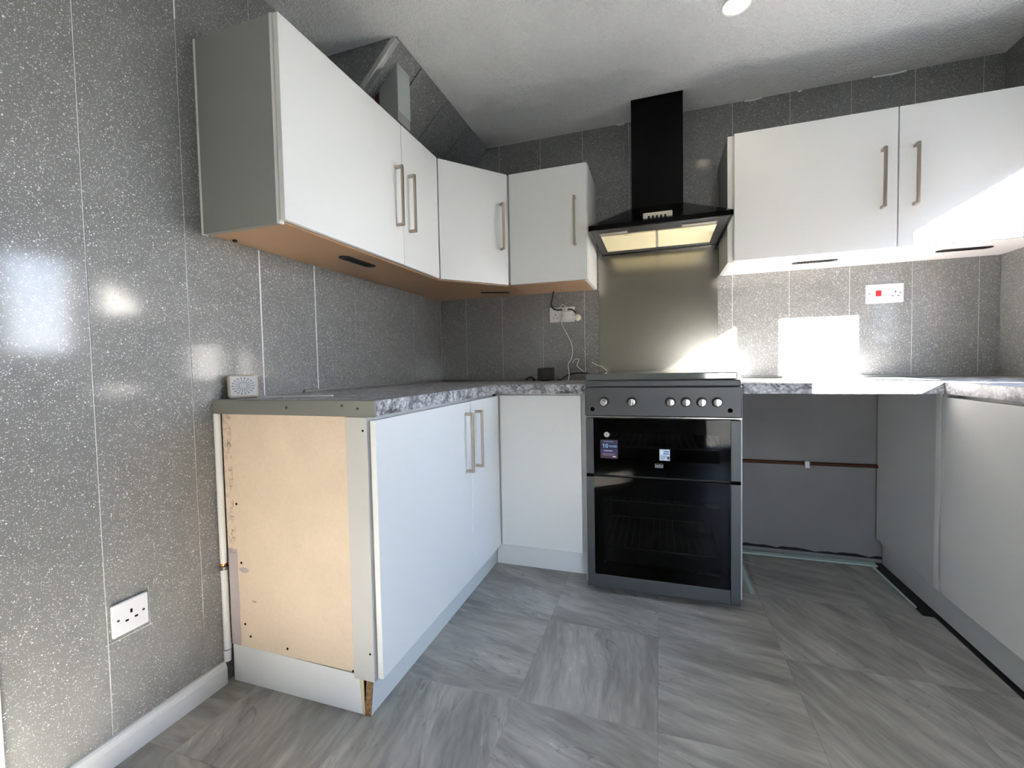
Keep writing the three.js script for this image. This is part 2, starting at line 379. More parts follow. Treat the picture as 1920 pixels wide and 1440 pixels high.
// sloping boxed-in bulkhead above the left cupboards
{
  const b = structure('bulkhead', 'sloping boxed-in bulkhead panelled like the wall', [0, 2.0, 0]);
  const xt = 0.352, yb = H - xt, ze = 1.0;
  part('bulkhead_core', extrudeZ([[0.0005, H - 0.0005], [xt - 0.012, H - 0.0005], [0.0005, yb + 0.012]], 0.001, ze - 0.006), M.hole, b);
  const slope = (z0, z1) => { // panel lying on the slope
    const l = Math.hypot(xt, xt), g = boxUV(new RoundedBoxGeometry(l, 0.008, z1 - z0 - 0.006, 1, 0.002), rr(0, 3), rr(0, 3));
    g.rotateZ(Math.PI / 4); g.translate(xt / 2 - 0.0006, (yb + H) / 2 - 0.0006, (z0 + z1) / 2); return g;
  };
  for (const [a, c] of [[0.002, 0.29], [0.29, 0.546], [0.546, 0.80], [0.80, ze]]) part('wall_panel', slope(a, c), M.panel, b);
  part('end_panel', extrudeZ([[0.001, H - 0.001], [0.24, H - 0.001], [0.24, H - 0.115], [0.001, yb + 0.006]], ze - 0.006, ze), M.panel, b);
  part('end_panel', extrudeZ([[0.243, H - 0.001], [xt - 0.006, H - 0.001], [0.243, H - 0.112]], ze - 0.006, ze), M.panel, b);
  const l = Math.hypot(xt, xt), e = (w, h, d, ox, oy, oz) => { const g = boxUV(new RoundedBoxGeometry(w, h, d, 2, 0.001)); g.translate(ox, oy, oz); g.rotateZ(Math.PI / 4); g.translate(xt / 2, (yb + H) / 2, ze); return g; };
  part('corner_trim', [e(l - 0.014, 0.002, 0.026, 0, -0.0065, -0.010), e(l - 0.014, 0.022, 0.002, 0, 0.004, 0.002)], M.chrome, b, 'bright metal corner trim');
}
{
  const v = thing('duct_box', 'small pale grey duct box on the sloping bulkhead above the left cupboards', 'duct', [0.26, 2.10, 0.88]);
  part('duct_casing', extrudeZ([[0.215, 2.07], [0.305, 2.07], [0.305, 2.32], [0.29, 2.308], [0.215, 2.233]], 0.832, 0.93), M.greyEnd, v);
  part('duct_lit_side', bx(0.3045, 0.308, 2.11, 2.322, 0.832, 0.93, 0.001), M.ductLitSide, v, 'lit side of the duct, painted paler than the casing');  // light falling on this side is put into its paler colour
  part('batten', bx(0.19, 0.214, 2.05, 2.205, 0.86, 0.925, 0.002), M.redWood, v, 'red brown wooden batten');
}

// ------------------------------------------------------------------ handles, doors, grilles
function handleGeo(len = 0.245) {                                   // faces +z, centred, door face at z = 0
  const g = [bx(-0.006, 0.006, -len / 2, len / 2, 0.026, 0.036, 0.0025, 2)];
  for (const s of [-1, 1]) g.push(bx(-0.006, 0.006, s > 0 ? len / 2 - 0.012 : -len / 2, s > 0 ? len / 2 : -len / 2 + 0.012, 0, 0.035, 0.002, 2));
  return merge(g);
}
function handle(parent, x, y, z, turn, len) { const g = handleGeo(len); g.rotateY(turn); g.translate(x, y, z); return part('handle', g, M.nickel, parent); }
function grille(parent, x, y, z, turn, len = 0.2, w = 0.05, mat = M.blackMatt) {
  const s = new THREE.Shape(), r = w / 2, a = len / 2 - r;
  s.moveTo(-a, -r); s.lineTo(a, -r); s.absarc(a, 0, r, -Math.PI / 2, Math.PI / 2); s.lineTo(-a, r); s.absarc(-a, 0, r, Math.PI / 2, Math.PI * 1.5);
  for (let i = 0; i < 11; i++) { const h = new THREE.Path(), cx = -a + (i + 0.5) * 2 * a / 11, q = a / 11 * 0.55; h.moveTo(cx - q, -r * 0.72); h.lineTo(cx + q, -r * 0.72); h.lineTo(cx + q, r * 0.72); h.lineTo(cx - q, r * 0.72); h.closePath(); s.holes.push(h); }
  const g = new THREE.ExtrudeGeometry(s, { depth: 0.003, bevelEnabled: false, curveSegments: 8 });
  g.rotateX(Math.PI / 2); g.rotateY(turn); g.translate(x, y, z);
  const p = bx(-len / 2 + 0.012, len / 2 - 0.012, -0.0012, -0.0002, -w / 2 + 0.006, w / 2 - 0.006, 0); p.rotateY(turn); p.translate(x, y, z);
  const m = part('vent_grille', g, mat, parent, 'dark slotted vent grille');
  part('vent_backing', p, M.hole, m);
  return m;
}

// ------------------------------------------------------------------ wall cupboards
const UB = 1.446, UT = 2.034, UD = 0.332, HY = 1.742;
{
  const c = thing('wall_cabinet', 'long white double door wall cupboard with grey end panel on the left wall', 'cabinet', [0.16, UB, 1.11], 'white wall cupboards');
  const z0 = 0.638, z1 = 1.59;
  part('carcass', [bx(0.001, 0.31, UB + 0.018, UT, z0, z1 - 0.018, 0.001)], M.carcass, c);
  part('underside', bx(0.001, 0.31, UB, UB + 0.018, z0, z1 - 0.018, 0.001), M.beigeUnder, c, 'tan underside board');
  const ep = part('end_panel', bx(0.001, 0.31, UB - 0.003, UT, z1 - 0.018, z1, 0.001), M.greyEnd, c, 'grey end panel');
  part('edge_strip', [bx(0.0012, 0.009, UB - 0.004, UT + 0.001, z1 - 0.017, z1 + 0.0015, 0.001), bx(0.302, 0.3115, UB - 0.004, UT + 0.001, z1 - 0.017, z1 + 0.0015, 0.001)], M.edging, ep);
  const d1 = part('door', bx(0.314, UD, UB + 0.004, UT, 0.957, z1 - 0.001, 0.002, 2), M.white, c);
  const d2 = part('door', bx(0.314, UD, UB + 0.004, UT, z0 + 0.001, 0.954, 0.002, 2), M.white, c);
  handle(d1, UD, HY - 0.022, 1.005, Math.PI / 2); handle(d2, UD, HY - 0.022, 0.908, Math.PI / 2);
  grille(c, 0.205, UB, 1.098, Math.PI / 2, 0.2, 0.05);
  part('hinge_cap', cyl(0.03, UB - 0.003, 1.50, 0.007, 0.006), M.blackMatt, c);
}
{
  const c = thing('corner_wall_cabinet', 'white corner wall cupboard with a single diagonal door', 'cabinet', [0.25, UB, 0.25], 'white wall cupboards');
  const A = new THREE.Vector2(0.332, 0.637), B = new THREE.Vector2(0.590, 0.332);
  const dv = B.clone().sub(A), L = dv.length(); dv.normalize(); const n = new THREE.Vector2(-dv.y, dv.x).multiplyScalar(-1);      // outward
  if (n.x < 0) n.multiplyScalar(-1);
  const inn = (p, k) => [p.x - n.x * k, p.y - n.y * k];
  const poly = [[0.001, 0.001], [0.589, 0.001], [0.589, 0.318], inn(B, 0.021), inn(A, 0.021), [0.316, 0.6365], [0.001, 0.6365]];
  part('carcass', prism(poly, UB + 0.018, UT), M.carcass, c);
  part('underside', prism(poly, UB, UB + 0.018), M.beigeUnder, c, 'tan underside board');
  const ang = Math.atan2(n.x, n.y), mid = A.clone().add(B).multiplyScalar(0.5);
  const g = bx(-L / 2 + 0.004, L / 2 - 0.004, UB + 0.004, UT, -0.018, 0, 0.002, 2); g.rotateY(ang); g.translate(mid.x, 0, mid.y);
  const d = part('door', g, M.white, c);
  const hp = B.clone().addScaledVector(dv, -0.047);
  handle(d, hp.x, HY + 0.008, hp.y, ang);
  grille(c, 0.445, UB, 0.165, 0.42, 0.17, 0.03);
}
{
  const c = thing('wall_cabinet', 'narrow white single door wall cupboard between the corner cupboard and the black hood', 'cabinet', [0.8, UB, 0.16], 'white wall cupboards');
  const x0 = 0.594, x1 = 1.014;
  part('carcass', bx(x0, x1 - 0.018, UB + 0.018, UT, 0.001, 0.31, 0.001), M.carcass, c);
  part('end_panel', bx(x1 - 0.018, x1, UB, UT, 0.001, 0.31, 0.001), M.edging, c);
  part('underside', bx(x0, x1 - 0.018, UB, UB + 0.018, 0.001, 0.31, 0.001), M.beigeUnder, c, 'tan underside board');
  const d = part('door', bx(x0 + 0.002, x1 - 0.003, UB + 0.004, UT, 0.314, UD, 0.002, 2), M.white, c);
  handle(d, 0.951, HY + 0.003, UD, 0);
}
{
  const b = 1.471, t = 2.044, f = 0.347;
  const c = thing('wall_cabinet', 'wide white double door wall cupboard to the right of the hood', 'cabinet', [2.25, b, 0.16], 'white wall cupboards');
  const x0 = 1.683, x1 = W - 0.002;
  part('carcass', bx(x0 - 0.006, x1, b + 0.018, t, 0.001, 0.325, 0.001), M.carcass, c);
  part('end_panel', bx(x0 - 0.025, x0 - 0.007, b, t, 0.001, 0.325, 0.001), M.greyEnd, c, 'grey end panel with pale front edge');
  part('edge_strip', bx(x0 - 0.0255, x0 - 0.006, b, t, 0.3245, 0.3275, 0.001), M.edging, c);
  part('underside', bx(x0 - 0.006, x1, b, b + 0.018, 0.001, 0.325, 0.001), M.litUnder, c);
  const d1 = part('door', bx(x0, 2.2925, b + 0.002, t, f - 0.018, f, 0.002, 2), M.white, c);
  const d2 = part('door', bx(2.2965, x1, b + 0.002, t, f - 0.018, f, 0.002, 2), M.white, c);
  handle(d1, 2.238, 1.758, f, 0); handle(d2, 2.348, 1.758, f, 0);
  grille(c, 2.042, b, 0.195, 0, 0.185, 0.045); grille(c, 2.584, b, 0.205, 0, 0.19, 0.045);
}

// ------------------------------------------------------------------ base cupboards
const BF = 0.604, BT = 0.869, BB = 0.127, ZE = 1.57;
{
  const c = thing('base_cabinet', 'white double door base cupboard with an exposed beige end panel', 'cabinet', [0.3, 0, 1.08]);
  part('carcass', bx(0.022, 0.575, BB + 0.0, 0.878, 0.58, ZE - 0.02, 0.001), M.carcass, c);
  const e = part('end_panel', boxUV(bx(0.024, 0.506, 0.125, 0.878, ZE - 0.018, ZE, 0.001), -0.024, -0.125), M.wornEnd, c, 'bare beige chipboard end panel with screw holes');
  for (const [x, y] of [[0.07, 0.59], [0.08, 0.40], [0.085, 0.20], [0.106, 0.163], [0.255, 0.150], [0.498, 0.128]]) part('screw_hole', cyl(x, y, ZE + 0.0004, 0.0038, 0.0015, 'z', 12), M.hole, e);
  const f = part('filler_strip', bx(0.509, 0.580, 0.118, 0.878, ZE - 0.03, ZE + 0.012, 0.0015), M.filler, c, 'pale grey filler strip beside the end panel');
  for (const y of [0.84, 0.20]) part('screw_hole', cyl(0.568, y, ZE + 0.0124, 0.003, 0.0015, 'z', 12), M.hole, f);
  const d1 = part('door', bx(BF - 0.018, BF, BB, BT, 0.922, ZE + 0.004, 0.002, 2), M.white, c);
  const d2 = part('door', bx(BF - 0.018, BF, BB, BT, 0.585, 0.918, 0.002, 2), M.white, c);
  handle(d1, BF, 0.7045, 0.972, Math.PI / 2); handle(d2, BF, 0.7055, 0.871, Math.PI / 2);
  // side kickboard, front kickboard, and the V-shaped gap between their raw ends
  const s = part('kickboard', extrudeZ([[0.024, 0.0005], [0.5242, 0.0005], [0.5156, 0.1175], [0.024, 0.1245]], ZE - 0.022, ZE - 0.004), M.edging, c, 'white side kickboard');
  part('raw_edge', extrudeZ([[0.5238, 0.001], [0.5305, 0.001], [0.5300, 0.1172], [0.5158, 0.1172]], ZE - 0.0055, ZE - 0.0030), M.chipPale, s, 'raw chipboard edge');
  const k = part('kickboard', bx(0.5425, 0.5515, 0.0005, 0.126, 0.50, ZE - 0.006, 0.001), M.kick, c, 'white front kickboard');
  part('raw_edge', extrudeZ([[0.5320, 0.001], [0.5515, 0.001], [0.5640, 0.1165], [0.5420, 0.1165]], ZE - 0.0058, ZE - 0.002), M.chip, k, 'raw chipboard edge');
  part('gap_shade', bx(0.517, 0.5420, 0.002, 0.117, ZE - 0.03, ZE - 0.0062, 0), M.hole, s, 'black block painting the shade in the gap between the kickboard ends');  // black block stands in for the shade inside the gap
}
{
  const c = thing('base_cabinet', 'plain white corner base cupboard with a handleless door left of the cooker', 'cabinet', [0.8, 0, 0.3]);
  part('carcass', bx(0.58, 1.024, BB, 0.878, 0.004, 0.555, 0.001), M.carcass, c);
  part('door', bx(0.607, 1.008, BB + 0.001, BT + 0.002, 0.557, 0.575, 0.002, 2), M.white, c);
  part('kickboard', bx(0.556, 1.0335, 0.0005, 0.1265, 0.495, 0.511, 0.001), M.edging, c, 'white kickboard');
}
{
  const c = thing('base_cabinet', 'white base cupboard run along the right wall with a dark gap beneath its kickboard', 'cabinet', [2.6, 0, 1.1]);
  part('carcass', bx(2.386, W - 0.002, 0.1, 0.878, 0.004, 2.2, 0.001), M.carcass, c);
  part('blank_panel', bx(2.366, 2.386, 0.125, 0.878, 0.004, 0.535, 0.0015), M.kick, c, 'grey white blank corner panel');
  part('filler_strip', [bx(2.350, 2.386, 0.13, 0.878, 0.520, 0.548, 0.003, 2), bx(2.354, 2.386, 0.13, 0.878, 0.550, 0.583, 0.003, 2)], M.edging, c);
  for (const [a, b] of [[0.586, 1.184], [1.188, 1.786], [1.79, 2.198]]) {
    const d = part('door', bx(2.344, 2.362, 0.135, 0.868, a, b, 0.002, 2), M.white, c);
    handle(d, 2.344, 0.70, b - 0.05, -Math.PI / 2);
  }
  part('kickboard', bx(2.392, 2.404, 0.0, 0.127, 0.004, 2.2, 0.001), M.kick, c, 'grey kickboard');
}

// ------------------------------------------------------------------ worktops
const WT = 0.9235, WB = 0.881;
{
  const w = thing('worktop', 'white and grey marble-effect worktop along the left wall and into the corner', 'worktop', [0.3, WB, 0.8]);
  part('slab', prism([[0.001, 0.001], [1.032, 0.001], [1.032, 0.606], [0.606, 0.606], [0.606, ZE], [0.001, ZE]], WB, WT), M.marble, w);
  const e = part('end_strip', bx(-0.001 + 0.002, 0.607, WB - 0.002, WT + 0.0008, ZE, ZE + 0.012, 0.0012), M.greyMetal, w, 'grey edging strip screwed to the worktop end');
  for (const x of [0.3, 0.5, 0.553]) part('screw', cyl(x, 0.902 + (x > 0.45 && x < 0.52 ? 0.008 : 0), ZE + 0.0125, 0.0034, 0.0016, 'z', 14), M.screw, e);
  part('back_trim', [bx(0.001, 0.013, WT, WT + 0.012, 0.013, 1.2, 0.003, 2), bx(0.001, 1.03, WT, WT + 0.012, 0.001, 0.013, 0.003, 2)], M.greyMetal, w, 'thin grey trim where worktop meets wall');
}
{
  const w = thing('worktop', 'sunlit marble-effect worktop right of the cooker turning along the right wall', 'worktop', [2.4, WB, 0.6]);
  part('slab', prism([[1.680, 0.001], [W - 0.001, 0.001], [W - 0.001, 2.2], [2.334, 2.2], [2.334, 0.606], [1.680, 0.606]], WB, WT), M.marble, w);
  part('back_trim', [bx(1.68, W - 0.001, WT, WT + 0.012, 0.001, 0.013, 0.003, 2), bx(W - 0.013, W - 0.001, WT, WT + 0.012, 0.013, 2.2, 0.003, 2)], M.greyMetal, w, 'thin grey trim where worktop meets wall');
}

// ------------------------------------------------------------------ cooker
function canvasTex(w, h, draw) {
  const c = document.createElement('canvas'); c.width = w; c.height = h; draw(c.getContext('2d'), w, h);
  const t = new THREE.CanvasTexture(c); t.colorSpace = THREE.SRGBColorSpace; return t;
}
function sticker(parent, name, x0, x1, y0, y1, z, tex, label, rough = 0.4) {
  const g = new THREE.BoxGeometry(x1 - x0, y1 - y0, 0.0006); g.translate((x0 + x1) / 2, (y0 + y1) / 2, z);
  return part(name, g, std(0xffffff, rough, { map: tex }), parent, label);
}
{
  const c = thing('cooker', 'freestanding grey double oven cooker with black glass doors and six knobs', 'cooker', [1.353, 0, 0.34]);
  const x0 = 1.042, x1 = 1.664, f = 0.672;
  // casing (open at the ovens)
  part('casing', [bx(1.034, 1.052, 0.03, 0.915, 0.05, 0.628, 0.002), bx(1.654, 1.6725, 0.03, 0.915, 0.05, 0.628, 0.002), bx(1.052, 1.654, 0.03, 0.915, 0.05, 0.07, 0.001),
    bx(1.052, 1.654, 0.03, 0.06, 0.07, 0.62, 0.001), bx(1.052, 1.654, 0.78, 0.9, 0.07, 0.62, 0.001)], M.cookerSide, c);
  part('oven_cavity', [bx(1.06, 1.646, 0.50, 0.57, 0.07, 0.615, 0.001), bx(1.06, 1.10, 0.06, 0.78, 0.07, 0.615, 0.001), bx(1.606, 1.646, 0.06, 0.78, 0.07, 0.615, 0.001), bx(1.06, 1.646, 0.06, 0.78, 0.12, 0.14, 0.001),
    bx(1.06, 1.646, 0.06, 0.12, 0.14, 0.615, 0.001), bx(1.06, 1.646, 0.73, 0.78, 0.14, 0.615, 0.001), bx(1.25, 1.46, 0.345, 0.365, 0.14, 0.16, 0.003)], M.enamel, c, 'dark enamelled oven interior');
  const rack = (y) => {
    const g = [tube([[1.105, y, 0.59], [1.6, y, 0.59], [1.6, y, 0.16], [1.105, y, 0.16]], 0.003, 80, true)];
    g.length = 0;
    g.push(cyl(1.3525, y, 0.595, 0.003, 0.496, 'x', 8), cyl(1.3525, y, 0.17, 0.003, 0.496, 'x', 8), cyl(1.106, y, 0.3825, 0.003, 0.425, 'z', 8), cyl(1.599, y, 0.3825, 0.003, 0.425, 'z', 8));
    for (let i = 1; i < 16; i++) g.push(cyl(1.106 + i * 0.0308, y, 0.3825, 0.0012, 0.425, 'z', 6));
    return part('oven_rack', g, M.wire, c, 'wire oven rack');
  };
  rack(0.642); rack(0.398); rack(0.185);
  // doors: grey side rails, black glass border, tinted window
  const door = (y0, y1, wy0, wy1, bottomRail) => {
    const rail = (x0, x1, y0, y1) => bx(x0, x1, y0, y1, 0.63, f, 0.003, 2), d = new THREE.Group();
    d.name = 'oven_door'; c.add(d);
    part('door_rail', rail(x0 + 0.004, 1.079, y0, y1), M.cookerGrey, d); part('door_rail', rail(1.624, x1 - 0.003, y0, y1), M.cookerGrey, d);
    if (bottomRail) part('door_rail', rail(1.0795, 1.6235, y0, bottomRail), M.cookerGrey, d);
    const b = bottomRail ?? y0;
    part('glass_border', [bx(1.0785, 1.115, b, y1, 0.634, f - 0.004, 0.001), bx(1.588, 1.6245, b, y1, 0.634, f - 0.004, 0.001), bx(1.1145, 1.5885, wy1, y1, 0.634, f - 0.004, 0.001), bx(1.1145, 1.5885, b, wy0, 0.634, f - 0.004, 0.001)], M.black, d, 'black printed glass border');
    part('oven_window', bx(1.0785, 1.6245, b, y1, f - 0.004, f - 0.001, 0), M.ovenGlass, d, 'tinted oven window');
    return d;
  };
  const du = door(0.532, 0.778, 0.60, 0.715);
  const dl = door(0.028, 0.522, 0.135, 0.437, 0.086);
  part('door_gap', bx(x0 + 0.006, x1 - 0.005, 0.5225, 0.5315, 0.625, f - 0.012, 0.001), M.blackMatt, c, 'dark slot between the two doors');
  part('handle_notch', bx(x0 + 0.004, 1.0785, 0.5195, 0.5335, 0.64, f + 0.0015, 0.001), M.hole, c, 'black notch at the door edge');
  part('handle_notch', bx(1.6245, x1 - 0.003, 0.5195, 0.5335, 0.64, f + 0.0015, 0.001), M.hole, c, 'black notch at the door edge');
  part('trim_line', bx(x0 + 0.002, x1, 0.7835, 0.7875, 0.63, f + 0.001, 0.001), M.chrome, c, 'thin bright line under the control panel');
  const cp = part('control_panel', bx(x0, x1 + 0.001, 0.789, 0.9125, 0.60, f, 0.004, 2), M.cookerGrey, c, 'grey control panel');
  part('hob_top', bx(x0, x1 - 0.002, 0.914, 0.9415, 0.06, f - 0.002, 0.006, 2), M.cookerGrey, c, 'grey hob edge');
  part('lid', bx(1.046, 1.649, 0.9435, 0.972, 0.06, f - 0.006, 0.004, 2), M.lidGlass, c, 'closed smoked glass hob lid');
  for (const x of [1.127, 1.243, 1.397, 1.457, 1.517, 1.574]) {
    const ring = part('knob', cyl(x, 0.851, f + 0.006, 0.0205, 0.012, 'z', 32, 0.0195), M.blackMatt, c, 'silver control knob in a black ring');
    const face = lathe([[0.0001, 0.022], [0.0135, 0.022], [0.0155, 0.02], [0.0165, 0.002], [0.0165, 0]], 32); face.rotateX(Math.PI / 2); face.translate(x, 0.851, f + 0.008);
    const grip = bx(-0.0022, 0.0022, -0.0145, 0.0145, 0.02, 0.027, 0.0015, 2); grip.rotateZ(x < 1.2 ? 0.9 : 0); grip.translate(x, 0.851, f + 0.008);
    part('knob_face', [face, grip], M.chrome, ring);
  }
  for (const x of [1.076, 1.622]) part('screw_hole', cyl(x, 0.818, f + 0.001, 0.0095, 0.0016, 'z', 20), M.hole, cp);
  for (const [x, z] of [[1.08, 0.58], [1.63, 0.58], [1.08, 0.12], [1.63, 0.12]]) part('foot', cyl(x, 0.015, z, 0.014, 0.03), M.blackMatt, c);
  const zs = f - 0.0005;
  // round sticker, guarantee sticker, energy sticker, maker's lettering
  const rg = cyl(1.136, 0.7075, zs + 0.0004, 0.0115, 0.0008, 'z', 28); 
  const rm = part('round_sticker', rg, std(0xb9b7ab, 0.5), du, 'round pale sticker');
  part('sticker_mark', [bx(1.1335, 1.1350, 0.702, 0.713, zs + 0.0009, zs + 0.0013, 0), bx(1.1335, 1.1395, 0.7068, 0.7082, zs + 0.0009, zs + 0.0013, 0)], M.hoodGrey, rm);
  sticker(du, 'guarantee_sticker', 1.108, 1.182, 0.604, 0.685, zs + 0.0004, canvasTex(256, 280, (g, w, h) => {
    g.fillStyle = '#0a1238'; g.fillRect(0, 0, w, h); g.fillStyle = '#26205a'; g.fillRect(0, h * 0.52, w, h * 0.2); g.fillStyle = '#3a1c3e'; g.fillRect(0, h * 0.68, w, h * 0.32);
    g.fillStyle = '#8a95c4'; g.fillRect(44, 22, 150, 9);
    g.fillStyle = '#9cc6ee'; g.font = 'bold 84px sans-serif'; g.fillText('10', 26, 122); g.font = 'bold 40px sans-serif'; g.fillText('YEARS', 126, 112);
    g.fillStyle = '#b7a9d8'; g.fillRect(52, 160, 130, 13);
    g.fillStyle = '#8d7b98'; g.fillRect(30, 206, 190, 9); g.fillRect(30, 226, 150, 9); g.fillStyle = '#d7d4e2'; g.fillRect(180, 240, 48, 20);
  }), 'blue and purple sticker with a large 10');
  sticker(du, 'energy_sticker', 1.353, 1.394, 0.605, 0.652, zs + 0.0004, canvasTex(160, 190, (g, w, h) => {
    g.fillStyle = '#c4d2e0'; g.fillRect(0, 0, w, h); g.fillStyle = '#5f7fa8'; g.fillRect(66, 24, 80, 30); g.fillRect(56, 64, 90, 24); g.fillStyle = '#e8eef4'; g.beginPath(); g.moveTo(8, 60); g.lineTo(50, 30); g.lineTo(50, 90); g.fill();
    g.fillStyle = '#6d87a8'; for (let i = 0; i < 4; i++) g.fillRect(14, 108 + i * 18, 110 - i * 14, 9); g.fillStyle = '#101c34'; g.fillRect(118, 120, 34, 50);
  }), 'small white and blue sticker');
  sticker(du, 'maker_lettering', 1.333, 1.368, 0.572, 0.592, zs + 0.0004, canvasTex(256, 146, (g, w, h) => {
    g.fillStyle = '#060606'; g.fillRect(0, 0, w, h); g.fillStyle = '#9a9a98'; g.font = 'bold 104px sans-serif'; g.fillText('beko', 8, 104); g.fillRect(12, 122, 232, 10);
  }), 'pale lettering reading beko', 0.25);
}

// ------------------------------------------------------------------ splashback and hood
{
  const s = thing('splashback', 'brushed stainless steel splashback on the wall behind the cooker', 'splashback', [1.339, 0.945, 0.005]);
  part('sheet', bx(1.025, 1.653, 0.945, 1.655, 0.0005, 0.006, 0.0012), M.steel, s);
}
{
  const h = thing('cooker_hood', 'black chimney cooker hood with two cream filters above the cooker', 'hood', [1.35, 1.635, 0.26]);
  const x0 = 1.044, x1 = 1.657, zf = 0.515, yb = 1.634, yr = 1.656, cx0 = 1.224, cx1 = 1.473, cz = 0.212, yc = 1.81;
  part('chimney', bx(cx0, cx1, yc - 0.02, H - 0.001, 0.007, cz, 0.0015), M.black, h, 'black chimney');
  // pyramid canopy as a convex solid
  const P = [[x0, yr, 0.007], [x1, yr, 0.007], [x1, yr, zf], [x0, yr, zf], [cx0 - 0.004, yc, 0.007], [cx1 + 0.004, yc, 0.007], [cx1 + 0.004, yc, cz + 0.004], [cx0 - 0.004, yc, cz + 0.004]];
  const F = [[0, 3, 2], [0, 2, 1], [4, 5, 6], [4, 6, 7], [3, 7, 6], [3, 6, 2], [2, 6, 5], [2, 5, 1], [0, 4, 7], [0, 7, 3], [0, 1, 5], [0, 5, 4]];
  const pos = []; for (const t of F) { for (const k of [0, 2, 1]) pos.push(...P[t[k]]); }
  // orient outward
  for (let i = 0; i < pos.length; i += 9) {
    const a = new THREE.Vector3(...pos.slice(i, i + 3)), b = new THREE.Vector3(...pos.slice(i + 3, i + 6)), c = new THREE.Vector3(...pos.slice(i + 6, i + 9));
    const n = b.clone().sub(a).cross(c.clone().sub(a)), m = a.clone().add(b).add(c).divideScalar(3).sub(new THREE.Vector3(1.35, 1.7, 0.2));
    if (n.dot(m) < 0) { const s = pos.slice(i + 3, i + 6); for (let k = 0; k < 3; k++) { pos[i + 3 + k] = pos[i + 6 + k]; pos[i + 6 + k] = s[k]; } }
  }
  const g = new THREE.BufferGeometry(); g.setAttribute('position', new THREE.Float32BufferAttribute(pos, 3)); g.computeVertexNormals();
  const cn = part('canopy', boxUV(g), M.black, h, 'sloping black canopy');
  // rim with an open underside
  part('rim', [bx(x0, x1, yb, yr, zf - 0.012, zf, 0.002), bx(x0, x0 + 0.012, yb, yr, 0.007, zf, 0.002), bx(x1 - 0.012, x1, yb, yr, 0.007, zf, 0.002), bx(x0, x1, yb, yr, 0.007, 0.02, 0.002)], M.black, h);
  part('underside', bx(x0 + 0.01, x1 - 0.01, yb + 0.003, yb + 0.012, 0.018, zf - 0.01, 0.001), M.hoodGrey, h, 'dark grey underside plate');
  for (const [a, b] of [[1.088, 1.342], [1.352, 1.604]]) {
    const fl = part('filter', bx(a, b, yb - 0.003, yb + 0.004, 0.10, 0.405, 0.002), M.cream, h, 'cream grease filter');
    part('filter_latch', bx((a + b) / 2 - 0.02, (a + b) / 2 + 0.02, yb - 0.006, yb - 0.002, 0.375, 0.395, 0.002), M.cream, fl);
  }
  part('filter_divider', bx(1.3425, 1.3515, yb - 0.002, yb + 0.004, 0.10, 0.405, 0.001), M.lens, h);
  for (const [a, b] of [[1.085, 1.215], [1.455, 1.60]]) part('light_lens', bx(a, b, yb - 0.002, yb + 0.004, 0.418, 0.452, 0.002), M.lens, h, 'grey light lens');
  // control strip on the front slope
  const st = part('control_strip', bx(1.288, 1.414, 1.657, 1.694, 0.462, 0.488, 0.004, 2), M.control, cn, 'pale control strip with buttons');
  for (let i = 0; i < 5; i++) part('button', bx(1.309 + i * 0.0175, 1.319 + i * 0.0175, 1.669, 1.679, 0.487, 0.491, 0.002, 2), M.hoodGrey, st);
}

// ------------------------------------------------------------------ sockets, plugs, cables
function pinHoles(parent, x, y, z, s = 1) {                         // UK three-pin holes on a plate facing +z
  part('pin_hole', bx(x - 0.002 * s, x + 0.002 * s, y + 0.006 * s, y + 0.014 * s, z - 0.001, z + 0.0006, 0), M.hole, parent);
  for (const q of [-0.011, 0.011]) part('pin_hole', bx(x + q * s - 0.0033 * s, x + q * s + 0.0033 * s, y - 0.011 * s, y - 0.007 * s, z - 0.001, z + 0.0006, 0), M.hole, parent);
}
{
  const s = thing('wall_socket', 'white double socket under the narrow wall cupboard with loose plugs and wires', 'socket', [0.81, 1.312, 0.004]);
  const p = part('faceplate', bx(0.732, 0.882, 1.268, 1.357, 0.0005, 0.010, 0.004, 2), M.plastic, s);
  pinHoles(p, 0.768, 1.303, 0.0101); pinHoles(p, 0.846, 1.303, 0.0101);
  for (const x of [0.760, 0.838]) part('rocker_switch', bx(x + 0.01, x + 0.022, 1.327, 1.348, 0.009, 0.0125, 0.002, 2), M.plastic, p);
}
{
  const s = thing('plug', 'white plug pushed into the double socket, its thin white wire trailing to the worktop', 'plug', [0.835, 1.312, 0.02]);
  part('plug_body', bx(0.815, 0.872, 1.277, 1.330, 0.0105, 0.044, 0.008, 3), M.plastic, s);
  const k = lathe([[0.0001, 0.012], [0.008, 0.011], [0.017, 0.004], [0.019, 0], [0.019, -0.012], [0.0001, -0.012]], 24); k.rotateX(Math.PI / 2); k.translate(0.905, 1.288, 0.035);
  part('adapter_knob', k, std(0xe9e3cd, 0.4), s, 'round cream adapter');
  part('adapter_arm', bx(0.868, 0.892, 1.28, 1.296, 0.02, 0.04, 0.004, 2), M.plastic, s);
  part('wire', tube([[0.825, 1.300, 0.05], [0.816, 1.275, 0.052], [0.812, 1.258, 0.045], [0.828, 1.215, 0.022], [0.848, 1.175, 0.018], [0.866, 1.13, 0.02], [0.872, 1.09, 0.03], [0.868, 1.05, 0.05], [0.852, 1.015, 0.07], [0.858, 0.98, 0.08], [0.862, 0.945, 0.10], [0.864, 0.928, 0.14], [0.874, 0.9265, 0.19]], 0.0019, 110), M.cableWhite, s, 'thin white wire');
  part('wire', tube([[0.775, 1.336, 0.014], [0.795, 1.345, 0.03], [0.812, 1.366, 0.03], [0.83, 1.362, 0.03], [0.836, 1.332, 0.042]], 0.0022, 40), M.cableWhite, s);
}
